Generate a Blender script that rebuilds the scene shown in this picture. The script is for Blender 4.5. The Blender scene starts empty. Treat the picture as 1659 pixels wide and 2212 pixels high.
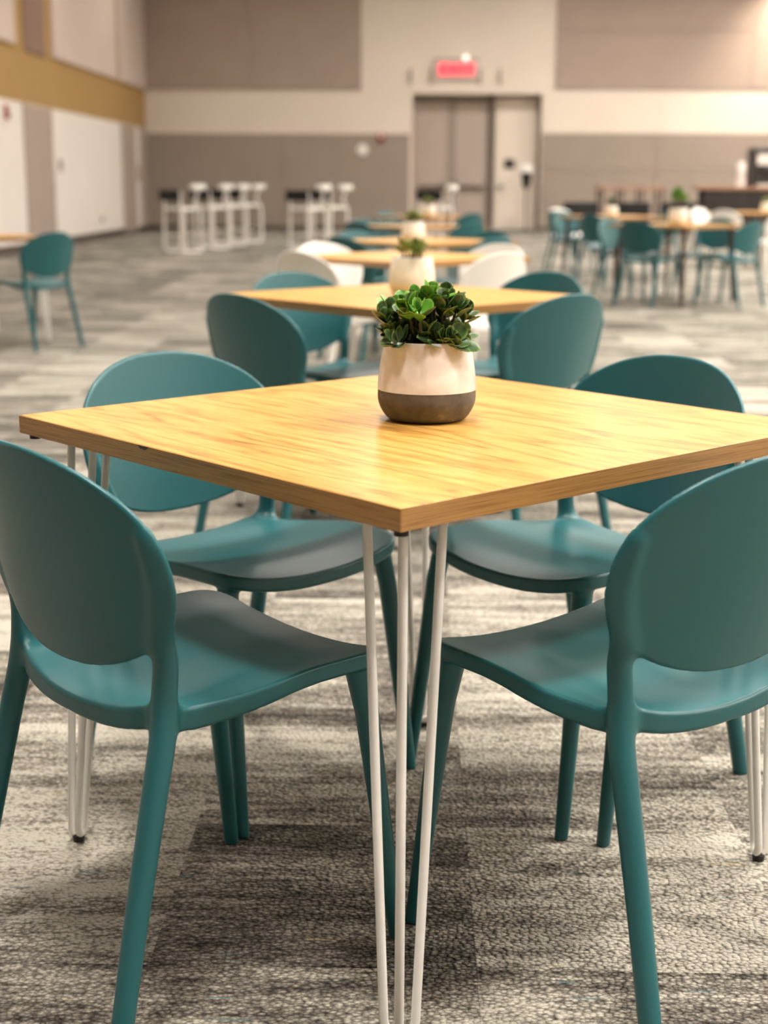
import bpy, bmesh, math, random
import numpy as np
from mathutils import Vector, Matrix
PI = math.pi
scene = bpy.context.scene
C = scene.collection
rnd = random.Random(7)

# ------------------------------------------------------------------ camera
W_PX, H_PX, F_PX = 1659.0, 2212.0, 3120.0
cam_d = bpy.data.cameras.new('camera')
cam = bpy.data.objects.new('camera', cam_d); C.objects.link(cam)
cam_d.sensor_fit = 'VERTICAL'; cam_d.sensor_height = 24.0; cam_d.sensor_width = 18.0
cam_d.lens = F_PX / H_PX * 24.0
cam_d.clip_end = 200
YAW, PITCH, ROLL = 0.02052, 0.22353, 0.00386
fwd = Vector((-math.sin(YAW)*math.cos(PITCH), math.cos(YAW)*math.cos(PITCH), -math.sin(PITCH)))
rgt = Vector((math.cos(YAW), math.sin(YAW), 0)); upv = rgt.cross(fwd)
r2 = math.cos(ROLL)*rgt + math.sin(ROLL)*upv; u2 = math.cos(ROLL)*upv - math.sin(ROLL)*rgt
M = Matrix((r2, u2, -fwd)).transposed().to_4x4(); M.translation = Vector((0, 0, 1.1132))
cam.matrix_world = M
cam_d.dof.use_dof = True; cam_d.dof.focus_distance = 2.06
cam_d.dof.aperture_fstop = cam_d.lens / 14.0
scene.camera = cam

# ------------------------------------------------------------------ exposure, world, ceiling lamps
vs = scene.view_settings
vs.view_transform = 'Standard'; vs.look = 'None'; vs.gamma = 1.0; vs.exposure = 0.12
vs.use_curve_mapping = False
wd = bpy.data.worlds.new('world'); scene.world = wd; wd.use_nodes = True
wd.node_tree.nodes['Background'].inputs[0].default_value = (1.0, 0.9, 0.8, 1)
wd.node_tree.nodes['Background'].inputs[1].default_value = 0.05
cy = scene.cycles; cy.use_light_tree = False; cy.use_adaptive_sampling = True; cy.adaptive_threshold = 0.02; cy.max_bounces = 4; cy.diffuse_bounces = 2; cy.glossy_bounces = 2; cy.transmission_bounces = 2; cy.caustics_reflective = False; cy.caustics_refractive = False
CEIL = 7.2
def lamp(x, y, power, size=0.9, z=CEIL-0.12, col=(1.0, 0.93, 0.85), spread=1.75):
    l = bpy.data.lights.new('ceiling_lamp', 'AREA'); l.shape = 'DISK'; l.size = size
    l.energy = power; l.color = col; l.spread = spread
    o = bpy.data.objects.new('ceiling_lamp', l); C.objects.link(o); o.location = (x, y, z)
    return o
LP = 120.0
for gy in (-4.0, 0.5, 4.5, 8.5, 13.0, 17.5, 22.0, 26.5):
    for gx, k, sp in ((-4.6, 0.65, 1.45), (-0.3, 0.65, 1.45), (4.0, 1.0, 1.75), (8.3, 2.6, 2.9), (11.6, 2.8, 2.9)):
        if gy < 9: k, sp = {-4.6: (0.5, 1.45), -0.3: (0.7, 1.35), 4.0: (1.9, 1.9), 8.3: (1.9, 2.4), 11.6: (2.8, 2.9)}[gx]
        if gy < 0: k *= 0.4
        if gy > 9 and gx < 9: sp = 2.8
        if gy > 20 and gx < 3: k *= 0.75
        if gy > 9: k *= 1.18
        lamp(gx, gy, LP*k, spread=sp)
for gx, k in ((-4.6, 0.6), (-0.3, 1.0), (4.0, 1.8), (8.9, 3.2)):
    lamp(gx, 31.8, LP*k, spread=2.9)
spot = bpy.data.lights.new('wall_spot', 'SPOT'); spot.energy = 1100; spot.spot_size = 1.7; spot.spot_blend = 1.0
spot.shadow_soft_size = 0.2; spot.color = (1.0, 0.84, 0.68)
so = bpy.data.objects.new('wall_spot', spot); C.objects.link(so); so.location = (9.0, 34.9, 6.4)
so.rotation_euler = (math.radians(20), 0, 0)

# ------------------------------------------------------------------ materials
def newmat(name):
    m = bpy.data.materials.new(name); m.use_nodes = True
    nt = m.node_tree; b = nt.nodes['Principled BSDF']
    return m, nt, b
def nd(nt, t, **kw):
    n = nt.nodes.new(t)
    for k, v in kw.items():
        if k.startswith('i_'):
            key = k[2:]; key = int(key) if key.isdigit() else key
            n.inputs[key].default_value = v
        else: setattr(n, k, v)
    return n
def lk(nt, a, b): nt.links.new(a, b)
def srgb(r, g, b):
    f = lambda c: (c/255/12.92) if c/255 <= 0.04045 else ((c/255+0.055)/1.055)**2.4
    return (f(r), f(g), f(b), 1)
def ramp(nt, pts, interp='LINEAR'):
    n = nt.nodes.new('ShaderNodeValToRGB'); n.color_ramp.interpolation = interp
    e = n.color_ramp.elements
    while len(e) < len(pts): e.new(0.5)
    for i, (p, c) in enumerate(pts): e[i].position = p; e[i].color = c
    return n
def plain(name, col, rough=0.5, metal=0.0, var=0.06, scale=8.0, bump=0.0, bscale=200.0, spec=0.5, emit=None, es=0.0):
    m, nt, b = newmat(name)
    tc = nd(nt, 'ShaderNodeTexCoord'); nz = nd(nt, 'ShaderNodeTexNoise'); nz.inputs['Scale'].default_value = scale; nz.inputs['Detail'].default_value = 3
    lk(nt, tc.outputs['Object'], nz.inputs['Vector'])
    lo = tuple(c*(1-var) for c in col[:3])+(1,); hi = tuple(min(1, c*(1+var)) for c in col[:3])+(1,)
    rp = ramp(nt, [(0.3, lo), (0.7, hi)]); lk(nt, nz.outputs['Fac'], rp.inputs['Fac']); lk(nt, rp.outputs['Color'], b.inputs['Base Color'])
    b.inputs['Roughness'].default_value = rough; b.inputs['Metallic'].default_value = metal
    b.inputs['Specular IOR Level'].default_value = spec
    if bump > 0:
        n2 = nd(nt, 'ShaderNodeTexNoise'); n2.inputs['Scale'].default_value = bscale; lk(nt, tc.outputs['Object'], n2.inputs['Vector'])
        bp = nd(nt, 'ShaderNodeBump'); bp.inputs['Strength'].default_value = bump; bp.inputs['Distance'].default_value = 0.001
        lk(nt, n2.outputs['Fac'], bp.inputs['Height']); lk(nt, bp.outputs['Normal'], b.inputs['Normal'])
    if emit: b.inputs['Emission Color'].default_value = emit; b.inputs['Emission Strength'].default_value = es
    return m
MT = {}
MT['teal'] = plain('teal_plastic', srgb(30, 92, 97), rough=0.36, var=0.03, scale=5, bump=0.05, bscale=900)
MT['teal'].node_tree.nodes['Principled BSDF'].inputs['Specular IOR Level'].default_value = 0.45
MT['white_plastic'] = plain('white_plastic', srgb(238, 234, 226), rough=0.42, var=0.02, scale=5)
MT['white_metal'] = plain('white_powder_coat', srgb(236, 232, 226), rough=0.38, var=0.03, scale=40, bump=0.08, bscale=700)
MT['black'] = plain('black_rubber', srgb(22, 20, 20), rough=0.6, var=0.1)
MT['black_fabric'] = plain('black_fabric', srgb(20, 18, 18), rough=0.8, var=0.1)
MT['black_plastic'] = plain('black_plastic', srgb(28, 24, 23), rough=0.3, var=0.1)
MT['dark_wood'] = plain('dark_brown_wood', srgb(70, 44, 34), rough=0.45, var=0.15, scale=14)
MT['brown_wood'] = plain('brown_wood', srgb(150, 108, 80), rough=0.45, var=0.12, scale=14)
MT['wall_light'] = plain('wall_cream_paint', srgb(226, 212, 196), rough=0.7, var=0.02, scale=1.2, bump=0.05)
MT['wall_white'] = plain('wall_white_paint', srgb(240, 232, 224), rough=0.65, var=0.02, scale=1.2, bump=0.05)
MT['wall_taupe'] = plain('wall_taupe_panel', srgb(164, 146, 134), rough=0.8, var=0.03, scale=2.0, bump=0.1)
MT['wainscot'] = plain('wainscot_grey_panel', srgb(150, 136, 124), rough=0.75, var=0.03, scale=2.0, bump=0.1)
MT['gold'] = plain('wall_gold_paint', srgb(172, 138, 84), rough=0.7, var=0.03, scale=1.5, bump=0.05)
MT['panel_pink'] = plain('acoustic_panel_pale', srgb(214, 196, 184), rough=0.8, var=0.02, scale=2, bump=0.1)
MT['panel_brown'] = plain('acoustic_panel_brown', srgb(138, 110, 94), rough=0.8, var=0.03, scale=2, bump=0.1)
MT['door_grey'] = plain('door_grey_paint', srgb(176, 160, 148), rough=0.5, var=0.02, scale=2)
MT['door_dark'] = plain('door_frame_bronze', srgb(104, 90, 80), rough=0.5, var=0.03, scale=2)
MT['steel'] = plain('brushed_steel', srgb(190, 184, 176), rough=0.35, metal=0.9, var=0.05, scale=30)
MT['pale_metal'] = plain('pale_metal_frame', srgb(232, 226, 218), rough=0.4, metal=0.0, var=0.05, scale=30)
MT['red'] = plain('red_plastic', srgb(170, 60, 56), rough=0.5)
MT['base_dark'] = plain('baseboard_dark', srgb(84, 74, 66), rough=0.6)
MT['ceiling'] = plain('ceiling_paint', srgb(96, 88, 82), rough=0.9, var=0.02, scale=1)
MT['exit_red'] = plain('exit_letter_glow', srgb(255, 20, 50), rough=0.5, emit=(1.0, 0.0, 0.05, 1), es=2.2)
MT['exit_face'] = plain('exit_face_glow', srgb(230, 110, 110), rough=0.5, emit=(1.0, 0.10, 0.12, 1), es=0.45)
MT['lamp_glow'] = plain('emergency_lamp_glow', srgb(255, 250, 240), rough=0.3, emit=(1, 0.95, 0.9, 1), es=1.1)
MT['soil'] = plain('dark_soil', srgb(40, 30, 22), rough=0.95, var=0.4, scale=120, bump=0.8, bscale=250)
MT['stem'] = plain('brown_green_stem', srgb(50, 52, 26), rough=0.6, var=0.2, scale=60)
MT['glass_jar'] = plain('pale_cup', srgb(222, 208, 200), rough=0.4, var=0.03)

def wood_mat(name, axis_scale, edge=False):
    m, nt, b = newmat(name)
    tc = nd(nt, 'ShaderNodeTexCoord')
    mp = nd(nt, 'ShaderNodeMapping'); mp.inputs['Scale'].default_value = axis_scale
    lk(nt, tc.outputs['Object'], mp.inputs['Vector'])
    warp = nd(nt, 'ShaderNodeTexNoise'); warp.inputs['Scale'].default_value = 1.6; warp.inputs['Detail'].default_value = 2
    lk(nt, mp.outputs['Vector'], warp.inputs['Vector'])
    mul = nd(nt, 'ShaderNodeMath', operation='MULTIPLY', i_1=46.0); lk(nt, warp.outputs['Fac'], mul.inputs[0])
    sn = nd(nt, 'ShaderNodeMath', operation='SINE'); lk(nt, mul.outputs[0], sn.inputs[0])
    mr = nd(nt, 'ShaderNodeMapRange', i_1=-1.0, i_2=1.0); lk(nt, sn.outputs[0], mr.inputs[0])
    fine = nd(nt, 'ShaderNodeTexNoise'); fine.inputs['Scale'].default_value = 22.0; fine.inputs['Detail'].default_value = 5; fine.inputs['Roughness'].default_value = 0.65
    lk(nt, mp.outputs['Vector'], fine.inputs['Vector'])
    broad = nd(nt, 'ShaderNodeTexNoise'); broad.inputs['Scale'].default_value = 1.3; broad.inputs['Detail'].default_value = 2
    lk(nt, mp.outputs['Vector'], broad.inputs['Vector'])
    pw = nd(nt, 'ShaderNodeMath', operation='POWER', i_1=0.45); lk(nt, mr.outputs[0], pw.inputs[0])
    a1 = nd(nt, 'ShaderNodeMath', operation='MULTIPLY', i_1=0.26); lk(nt, pw.outputs[0], a1.inputs[0])
    a2 = nd(nt, 'ShaderNodeMath', operation='MULTIPLY_ADD', i_1=0.75); lk(nt, fine.outputs['Fac'], a2.inputs[0]); lk(nt, a1.outputs[0], a2.inputs[2])
    a3 = nd(nt, 'ShaderNodeMath', operation='MULTIPLY_ADD', i_1=0.28); lk(nt, broad.outputs['Fac'], a3.inputs[0]); lk(nt, a2.outputs[0], a3.inputs[2])
    if edge: cs = [(0.32, srgb(104, 70, 34)), (0.55, srgb(146, 103, 54)), (0.8, srgb(170, 126, 72))]
    else: cs = [(0.40, srgb(150, 101, 44)), (0.60, srgb(193, 143, 69)), (0.92, srgb(219, 173, 97))]
    rp = ramp(nt, cs); lk(nt, a3.outputs[0], rp.inputs['Fac']); lk(nt, rp.outputs['Color'], b.inputs['Base Color'])
    b.inputs['Roughness'].default_value = 0.30
    bp = nd(nt, 'ShaderNodeBump'); bp.inputs['Strength'].default_value = 0.12; bp.inputs['Distance'].default_value = 0.0006
    lk(nt, fine.outputs['Fac'], bp.inputs['Height']); lk(nt, bp.outputs['Normal'], b.inputs['Normal'])
    return m
MT['oak'] = wood_mat('oak_laminate', (7.0, 0.9, 7.0))
MT['oak_edge_y'] = wood_mat('oak_edge_band', (7.0, 1.0, 60.0), True)
MT['oak_edge_x'] = wood_mat('oak_edge_band_end', (1.0, 7.0, 60.0), True)

def carpet_mat(name, objattr):
    m, nt, b = newmat(name)
    geo = nd(nt, 'ShaderNodeNewGeometry')
    at = nd(nt, 'ShaderNodeAttribute'); at.attribute_name = 'tone'; at.attribute_type = 'OBJECT' if objattr else 'GEOMETRY'
    tone = at.outputs['Fac']
    off = nd(nt, 'ShaderNodeMath', operation='MULTIPLY', i_1=97.0); lk(nt, tone, off.inputs[0])
    cmb = nd(nt, 'ShaderNodeCombineXYZ'); lk(nt, off.outputs[0], cmb.inputs[0]); lk(nt, off.outputs[0], cmb.inputs[1])
    add = nd(nt, 'ShaderNodeVectorMath', operation='ADD'); lk(nt, geo.outputs['Position'], add.inputs[0]); lk(nt, cmb.outputs[0], add.inputs[1])
    def noise(sx, sy, detail=2, rough=0.5, src=add.outputs[0]):
        mp = nd(nt, 'ShaderNodeMapping'); mp.inputs['Scale'].default_value = (sx, sy, 0.0); lk(nt, src, mp.inputs['Vector'])
        nz = nd(nt, 'ShaderNodeTexNoise'); nz.inputs['Scale'].default_value = 1.0; nz.inputs['Detail'].default_value = detail; nz.inputs['Roughness'].default_value = rough
        lk(nt, mp.outputs[0], nz.inputs['Vector']); return nz.outputs['Fac']
    band = noise(1.3, 7.5, 3, 0.6); streak = noise(5.0, 45.0, 2, 0.6); yarn = noise(150.0, 150.0, 1, 0.5)
    def ma(a, k, c):   # a*k + c
        n = nd(nt, 'ShaderNodeMath', operation='MULTIPLY_ADD', i_1=k); lk(nt, a, n.inputs[0])
        if isinstance(c, float): n.inputs[2].default_value = c
        else: lk(nt, c, n.inputs[2])
        return n.outputs[0]
    v = ma(band, 1.5, -0.60)
    v = ma(streak, 0.65, v)
    v = ma(yarn, 0.45, v)
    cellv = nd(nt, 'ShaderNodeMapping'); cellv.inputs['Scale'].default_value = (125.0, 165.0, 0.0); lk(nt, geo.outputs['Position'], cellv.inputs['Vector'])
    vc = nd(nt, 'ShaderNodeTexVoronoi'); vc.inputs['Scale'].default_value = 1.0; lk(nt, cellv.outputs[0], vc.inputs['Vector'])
    sepc = nd(nt, 'ShaderNodeSeparateColor'); lk(nt, vc.outputs['Color'], sepc.inputs[0])
    v = ma(sepc.outputs[0], 0.22, v)
    v = ma(vc.outputs['Distance'], -0.42, v)  # self-shadow in the gaps between pile loops, painted into the carpet colour
    v = ma(tone, 0.30, v)
    rp = ramp(nt, [(0.20, srgb(37, 34, 31)), (0.46, srgb(78, 73, 67)), (0.70, srgb(124, 118, 108)), (0.98, srgb(182, 176, 163))])
    lk(nt, v, rp.inputs['Fac'])
    # occasional coloured yarns
    ac = noise(7.0, 75.0, 1, 0.5); t1 = nd(nt, 'ShaderNodeMath', operation='GREATER_THAN', i_1=0.745); lk(nt, ac, t1.inputs[0])
    mx = nd(nt, 'ShaderNodeMix', data_type='RGBA'); h1 = nd(nt, 'ShaderNodeMath', operation='MULTIPLY', i_1=0.6); lk(nt, t1.outputs[0], h1.inputs[0]); lk(nt, h1.outputs[0], mx.inputs[0]); lk(nt, rp.outputs['Color'], mx.inputs[6]); mx.inputs[7].default_value = srgb(84, 124, 132)
    t2 = nd(nt, 'ShaderNodeMath', operation='LESS_THAN', i_1=0.235); lk(nt, ac, t2.inputs[0])
    mx2 = nd(nt, 'ShaderNodeMix', data_type='RGBA'); h2 = nd(nt, 'ShaderNodeMath', operation='MULTIPLY', i_1=0.5); lk(nt, t2.outputs[0], h2.inputs[0]); lk(nt, h2.outputs[0], mx2.inputs[0]); lk(nt, mx.outputs[2], mx2.inputs[6]); mx2.inputs[7].default_value = srgb(186, 164, 96)
    lk(nt, mx2.outputs[2], b.inputs['Base Color'])
    b.inputs['Roughness'].default_value = 0.95; b.inputs['Specular IOR Level'].default_value = 0.15
    mp = nd(nt, 'ShaderNodeMapping'); mp.inputs['Scale'].default_value = (125.0, 165.0, 0.0); lk(nt, geo.outputs['Position'], mp.inputs['Vector'])
    vo = nd(nt, 'ShaderNodeTexVoronoi'); vo.inputs['Scale'].default_value = 1.0; lk(nt, mp.outputs[0], vo.inputs['Vector'])
    bp = nd(nt, 'ShaderNodeBump'); bp.invert = True; bp.inputs['Strength'].default_value = 1.0; bp.inputs['Distance'].default_value = 0.006
    sq = nd(nt, 'ShaderNodeMath', operation='POWER', i_1=2.0); lk(nt, vo.outputs['Distance'], sq.inputs[0]); lk(nt, sq.outputs[0], bp.inputs['Height']); lk(nt, bp.outputs['Normal'], b.inputs['Normal'])
    return m
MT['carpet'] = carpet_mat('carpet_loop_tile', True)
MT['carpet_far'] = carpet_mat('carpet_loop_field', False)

def glaze_mat(name, c1, c2):
    m, nt, b = newmat(name)
    tc = nd(nt, 'ShaderNodeTexCoord'); nz = nd(nt, 'ShaderNodeTexNoise'); nz.inputs['Scale'].default_value = 22; nz.inputs['Detail'].default_value = 4; nz.inputs['Distortion'].default_value = 0.6
    lk(nt, tc.outputs['Object'], nz.inputs['Vector']); rp = ramp(nt, [(0.35, c1), (0.65, c2)]); lk(nt, nz.outputs['Fac'], rp.inputs['Fac']); lk(nt, rp.outputs['Color'], b.inputs['Base Color'])
    b.inputs['Roughness'].default_value = 0.28; b.inputs['Coat Weight'].default_value = 0.4; b.inputs['Coat Roughness'].default_value = 0.1
    bp = nd(nt, 'ShaderNodeBump'); bp.inputs['Strength'].default_value = 0.25; bp.inputs['Distance'].default_value = 0.002; lk(nt, nz.outputs['Fac'], bp.inputs['Height']); lk(nt, bp.outputs['Normal'], b.inputs['Normal'])
    return m
MT['glaze'] = glaze_mat('pale_pink_glaze', srgb(218, 209, 203), srgb(243, 237, 232))
MT['glaze_white'] = glaze_mat('white_glaze', srgb(232, 226, 212), srgb(244, 240, 228))
MT['glaze_green'] = glaze_mat('pale_green_glaze', srgb(222, 222, 206), srgb(236, 236, 222))
def concrete_mat():
    m, nt, b = newmat('dark_unglazed_clay')
    tc = nd(nt, 'ShaderNodeTexCoord'); nz = nd(nt, 'ShaderNodeTexNoise'); nz.inputs['Scale'].default_value = 45; nz.inputs['Detail'].default_value = 6
    lk(nt, tc.outputs['Object'], nz.inputs['Vector']); rp = ramp(nt, [(0.3, srgb(78, 72, 65)), (0.6, srgb(100, 93, 85)), (0.72, srgb(128, 118, 106)), (0.80, srgb(186, 176, 162))]); lk(nt, nz.outputs['Fac'], rp.inputs['Fac']); lk(nt, rp.outputs['Color'], b.inputs['Base Color'])
    b.inputs['Roughness'].default_value = 0.8
    bp = nd(nt, 'ShaderNodeBump'); bp.inputs['Strength'].default_value = 0.3; bp.inputs['Distance'].default_value = 0.001; lk(nt, nz.outputs['Fac'], bp.inputs['Height']); lk(nt, bp.outputs['Normal'], b.inputs['Normal'])
    return m
MT['clay'] = concrete_mat()
def leaf_mat(name, lo, hi, rim):
    m, nt, b = newmat(name)
    oi = nd(nt, 'ShaderNodeObjectInfo'); rp = ramp(nt, [(0.0, lo), (1.0, hi)]); lk(nt, oi.outputs['Random'], rp.inputs['Fac'])
    at = nd(nt, 'ShaderNodeAttribute'); at.attribute_name = 'rim'
    mx = nd(nt, 'ShaderNodeMix', data_type='RGBA'); lk(nt, at.outputs['Fac'], mx.inputs[0]); lk(nt, rp.outputs['Color'], mx.inputs[6]); mx.inputs[7].default_value = rim
    lk(nt, mx.outputs[2], b.inputs['Base Color']); b.inputs['Roughness'].default_value = 0.38
    b.inputs['Subsurface Weight'].default_value = 0.0
    return m
MT['leaf'] = leaf_mat('jade_leaf', srgb(34, 62, 26), srgb(62, 92, 48), srgb(128, 150, 84))
MT['leaf_bright'] = leaf_mat('young_leaf', srgb(66, 128, 26), srgb(96, 152, 44), srgb(150, 186, 90))
MT['leaf_olive'] = leaf_mat('olive_leaf', srgb(96, 112, 40), srgb(130, 142, 70), srgb(170, 176, 110))

# ------------------------------------------------------------------ geometry helpers
def mesh_from(name, verts, faces, mat=None, smooth=False):
    me = bpy.data.meshes.new(name); me.from_pydata([tuple(v) for v in verts], [], faces); me.update()
    if smooth: me.polygons.foreach_set('use_smooth', [True]*len(me.polygons))
    if mat: me.materials.append(MT[mat])
    return me
def add(name, me, parent=None, loc=None):
    o = bpy.data.objects.new(name, me); C.objects.link(o)
    if parent is not None: o.parent = parent
    if loc is not None: o.location = loc
    return o
def tag(o, label=None, cat=None, group=None, kind=None):
    if label: o['label'] = label
    if cat: o['category'] = cat
    if group: o['group'] = group
    if kind: o['kind'] = kind
    return o
def empty(name, loc=(0, 0, 0), rz=0.0):
    o = bpy.data.objects.new(name, None); o.empty_display_size = 0.1; C.objects.link(o); o.location = loc; o.rotation_euler = (0, 0, rz); return o
def box_mesh(name, x0, x1, y0, y1, z0, z1, mat, bev=0.0, seg=2):
    bm = bmesh.new(); bmesh.ops.create_cube(bm, size=1.0)
    for v in bm.verts:
        v.co = Vector((x0+(v.co.x+.5)*(x1-x0), y0+(v.co.y+.5)*(y1-y0), z0+(v.co.z+.5)*(z1-z0)))
    if bev > 0: bmesh.ops.bevel(bm, geom=bm.edges[:], offset=bev, segments=seg, affect='EDGES', profile=0.5)
    me = bpy.data.meshes.new(name); bm.to_mesh(me); bm.free(); me.materials.append(MT[mat]); return me
def box(name, x0, x1, y0, y1, z0, z1, mat, parent=None, bev=0.0):
    return add(name, box_mesh(name, x0, x1, y0, y1, z0, z1, mat, bev), parent)
def tube(pts, rad, n=14, cap=True):
    pts = [Vector(p) for p in pts]; rad = rad if isinstance(rad, (list, tuple)) else [rad]*len(pts)
    V = []; F = []; prev = None
    for i, p in enumerate(pts):
        t = (pts[min(i+1, len(pts)-1)]-pts[max(i-1, 0)]).normalized()
        if prev is None:
            a = Vector((1, 0, 0)) if abs(t.x) < 0.9 else Vector((0, 1, 0)); nrm = (a - t*a.dot(t)).normalized()
        else: nrm = (prev - t*prev.dot(t)).normalized()
        prev = nrm; bi = t.cross(nrm)
        for k in range(n):
            a = 2*PI*k/n; V.append(p + (nrm*math.cos(a)+bi*math.sin(a))*rad[i])
    for i in range(len(pts)-1):
        for k in range(n):
            F.append((i*n+k, i*n+(k+1) % n, (i+1)*n+(k+1) % n, (i+1)*n+k))
    if cap: F.append(tuple(reversed(range(n)))); F.append(tuple((len(pts)-1)*n+k for k in range(n)))
    return V, F
def merge(parts):
    V = []; F = []
    for v, f in parts:
        o = len(V); V += list(v); F += [tuple(i+o for i in q) for q in f]
    return V, F
def lathe(prof, n=48):
    V = []; F = []
    for r, z in prof:
        for k in range(n): V.append((r*math.cos(2*PI*k/n), r*math.sin(2*PI*k/n), z))
    for i in range(len(prof)-1):
        for k in range(n): F.append((i*n+k, i*n+(k+1) % n, (i+1)*n+(k+1) % n, (i+1)*n+k))
    F.append(tuple(reversed(range(n))))
    return V, F
def autosmooth(me, ang=0.6):
    me.polygons.foreach_set('use_smooth', [True]*len(me.polygons))
    bm = bmesh.new(); bm.from_mesh(me)
    for e in bm.edges:
        if len(e.link_faces) == 2 and e.calc_face_angle(0) > ang: e.smooth = False
    bm.to_mesh(me); bm.free(); return me
def copy_tree(o, parent=None, matmap=None):
    c = o.copy(); C.objects.link(c); c.parent = parent
    if matmap and c.type == 'MESH' and c.data.name in matmap: c.data = matmap[c.data.name]
    for ch in list(o.children): copy_tree(ch, c, matmap)
    return c

# ------------------------------------------------------------------ the hall: floor, walls, ceiling
def XW(x): return x*0.975
def ZW(z): return 1.113+(z-1.113)*0.951 if 0.3 < z < 5 else z
XL, XR, YB, YF = -6.58, 13.0, 36.2, -8.0
def struct(name, x0, x1, y0, y1, z0, z1, mat, bev=0.0):
    o = box(name, x0, x1, y0, y1, z0, z1, mat, None, bev); o['kind'] = 'structure'; return o
floor = struct('floor', XL-0.2, XR+0.2, YF-0.2, YB+2.2, -0.12, -0.008, 'base_dark')
TS = 0.478
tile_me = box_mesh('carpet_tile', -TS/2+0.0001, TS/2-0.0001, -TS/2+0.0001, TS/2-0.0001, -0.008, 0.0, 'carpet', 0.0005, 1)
cells = []
X0 = 0.098 - 60*TS; Y0 = 2.38 - 30*TS
tr = random.Random(3)
for i in range(130):
    for j in range(150):
        cx, cy = X0+(i+.5)*TS, Y0+(j+.5)*TS
        if cx-TS/2 < XL or cx+TS/2 > XR or cy-TS/2 < YF or cy+TS/2 > YB+0.5: continue
        u = F_PX*cx/max(cy, .2)+897; vis = cy > 1.45 and -160 < u < 1820
        cells.append((not vis, cy, cx, tr.random()))
cells.sort()
KNOWN = {(-1, -1): 0.08, (0, -1): 0.72, (-1, 0): 0.42, (0, 0): 0.55, (-2, -1): 0.66, (-1, -2): 0.32, (0, -2): 0.35, (-2, 0): 0.86, (1, 0): 0.62}   # tones of the tiles in the foreground
far_v = []; far_f = []; far_t = []
for n, (nv, cy, cx, t) in enumerate(cells):
    if n < 300:
        t = KNOWN.get((round((cx-0.098)/TS-0.5), round((cy-2.38)/TS-0.5)), t)
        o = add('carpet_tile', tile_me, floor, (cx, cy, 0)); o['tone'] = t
    else:
        k = len(far_v); s = TS/2-0.0001
        far_v += [(cx-s, cy-s, 0), (cx+s, cy-s, 0), (cx+s, cy+s, 0), (cx-s, cy+s, 0), (cx-s, cy-s, -.008), (cx+s, cy-s, -.008), (cx+s, cy+s, -.008), (cx-s, cy+s, -.008)]
        far_f += [(k, k+1, k+2, k+3), (k, k+4, k+5, k+1), (k+1, k+5, k+6, k+2), (k+2, k+6, k+7, k+3), (k+3, k+7, k+4, k)]
        far_t += [t]*5
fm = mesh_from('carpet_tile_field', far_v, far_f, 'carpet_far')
fa = fm.attributes.new('tone', 'FLOAT', 'FACE'); fa.data.foreach_set('value', far_t)
fo = add('carpet_tile_field', fm, floor); fo['kind'] = 'stuff'

struct('ceiling', XL-0.2, XR+0.2, YF-0.2, YB+2.2, CEIL, CEIL+0.15, 'ceiling')
struct('wall_right', XR, XR+0.2, YF-0.2, YB+2.2, 0, CEIL, 'wall_light')
struct('wall_front', XL-0.2, XR+0.2, YF-0.2, YF, 0, CEIL, 'wall_light')
# left wall: white below, gold above
wl = struct('wall_left', XL-0.2, XL, YF-0.2, YB+0.2, 0, ZW(2.48), 'wall_white')
gw = box('gold_upper_wall', XL-0.2, XL+0.002, YF-0.2, YB, ZW(2.48), CEIL, 'gold', wl)
def lpanel(name, y0, y1, z0, z1, mat, d=0.05): return box(name, XL+0.002, XL+d, y0, y1, ZW(z0), ZW(z1), mat, wl, 0.006)
lpanel('acoustic_panel', 18.0, 24.5, 3.42, 6.8, 'panel_pink')
lpanel('acoustic_panel', 25.15, 26.55, 3.38, 6.8, 'panel_brown', 0.03)
lpanel('acoustic_panel', 27.05, 32.75, 3.42, 6.8, 'panel_pink')
lpanel('acoustic_panel', 33.1, 36.15, 3.42, 6.8, 'panel_pink')
lpanel('acoustic_panel', 11.0, 17.3, 3.42, 6.8, 'panel_pink')
lpanel('corner_trim', 35.2, 36.15, 0.1, 2.48, 'door_grey', 0.03)
o = struct('baseboard_left', XL, XL+0.02, YF, YB, 0, 0.11, 'base_dark', 0.003)
def left_door(n, y0, y1, lab):
    d = struct('door_%d' % n, XL+0.002, XL+0.025, y0, y1, 0.02, ZW(2.46), 'door_grey', 0.004)
    d['label'] = lab
    f = box('door_frame', XL+0.002, XL+0.035, y0-0.06, y0, 0, ZW(2.47), 'door_grey', d)
    f = box('door_frame', XL+0.002, XL+0.035, y1, y1+0.06, 0, ZW(2.47), 'door_grey', d)
    V, F = tube([(XL+0.02, y1-0.14, 1.02), (XL+0.08, y1-0.14, 1.02), (XL+0.09, y1-0.22, 1.02)], 0.014, 10)
    add('door_handle', autosmooth(mesh_from('door_handle', V, F, 'steel')), d)
    return d
left_door(1, 24.95, 26.7, 'grey flush door in left wall under gold band')
left_door(2, 33.2, 34.55, 'grey flush door in left wall near the back corner')
t_ = struct('trim_1', XL+0.002, XL+0.03, 34.72, 35.15, 0.1, ZW(2.42), 'wall_white', 0.004)
box('latch_plate', XL+0.03, XL+0.034, 34.75, 35.12, 1.15, 1.5, 'door_grey', t_)
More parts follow.
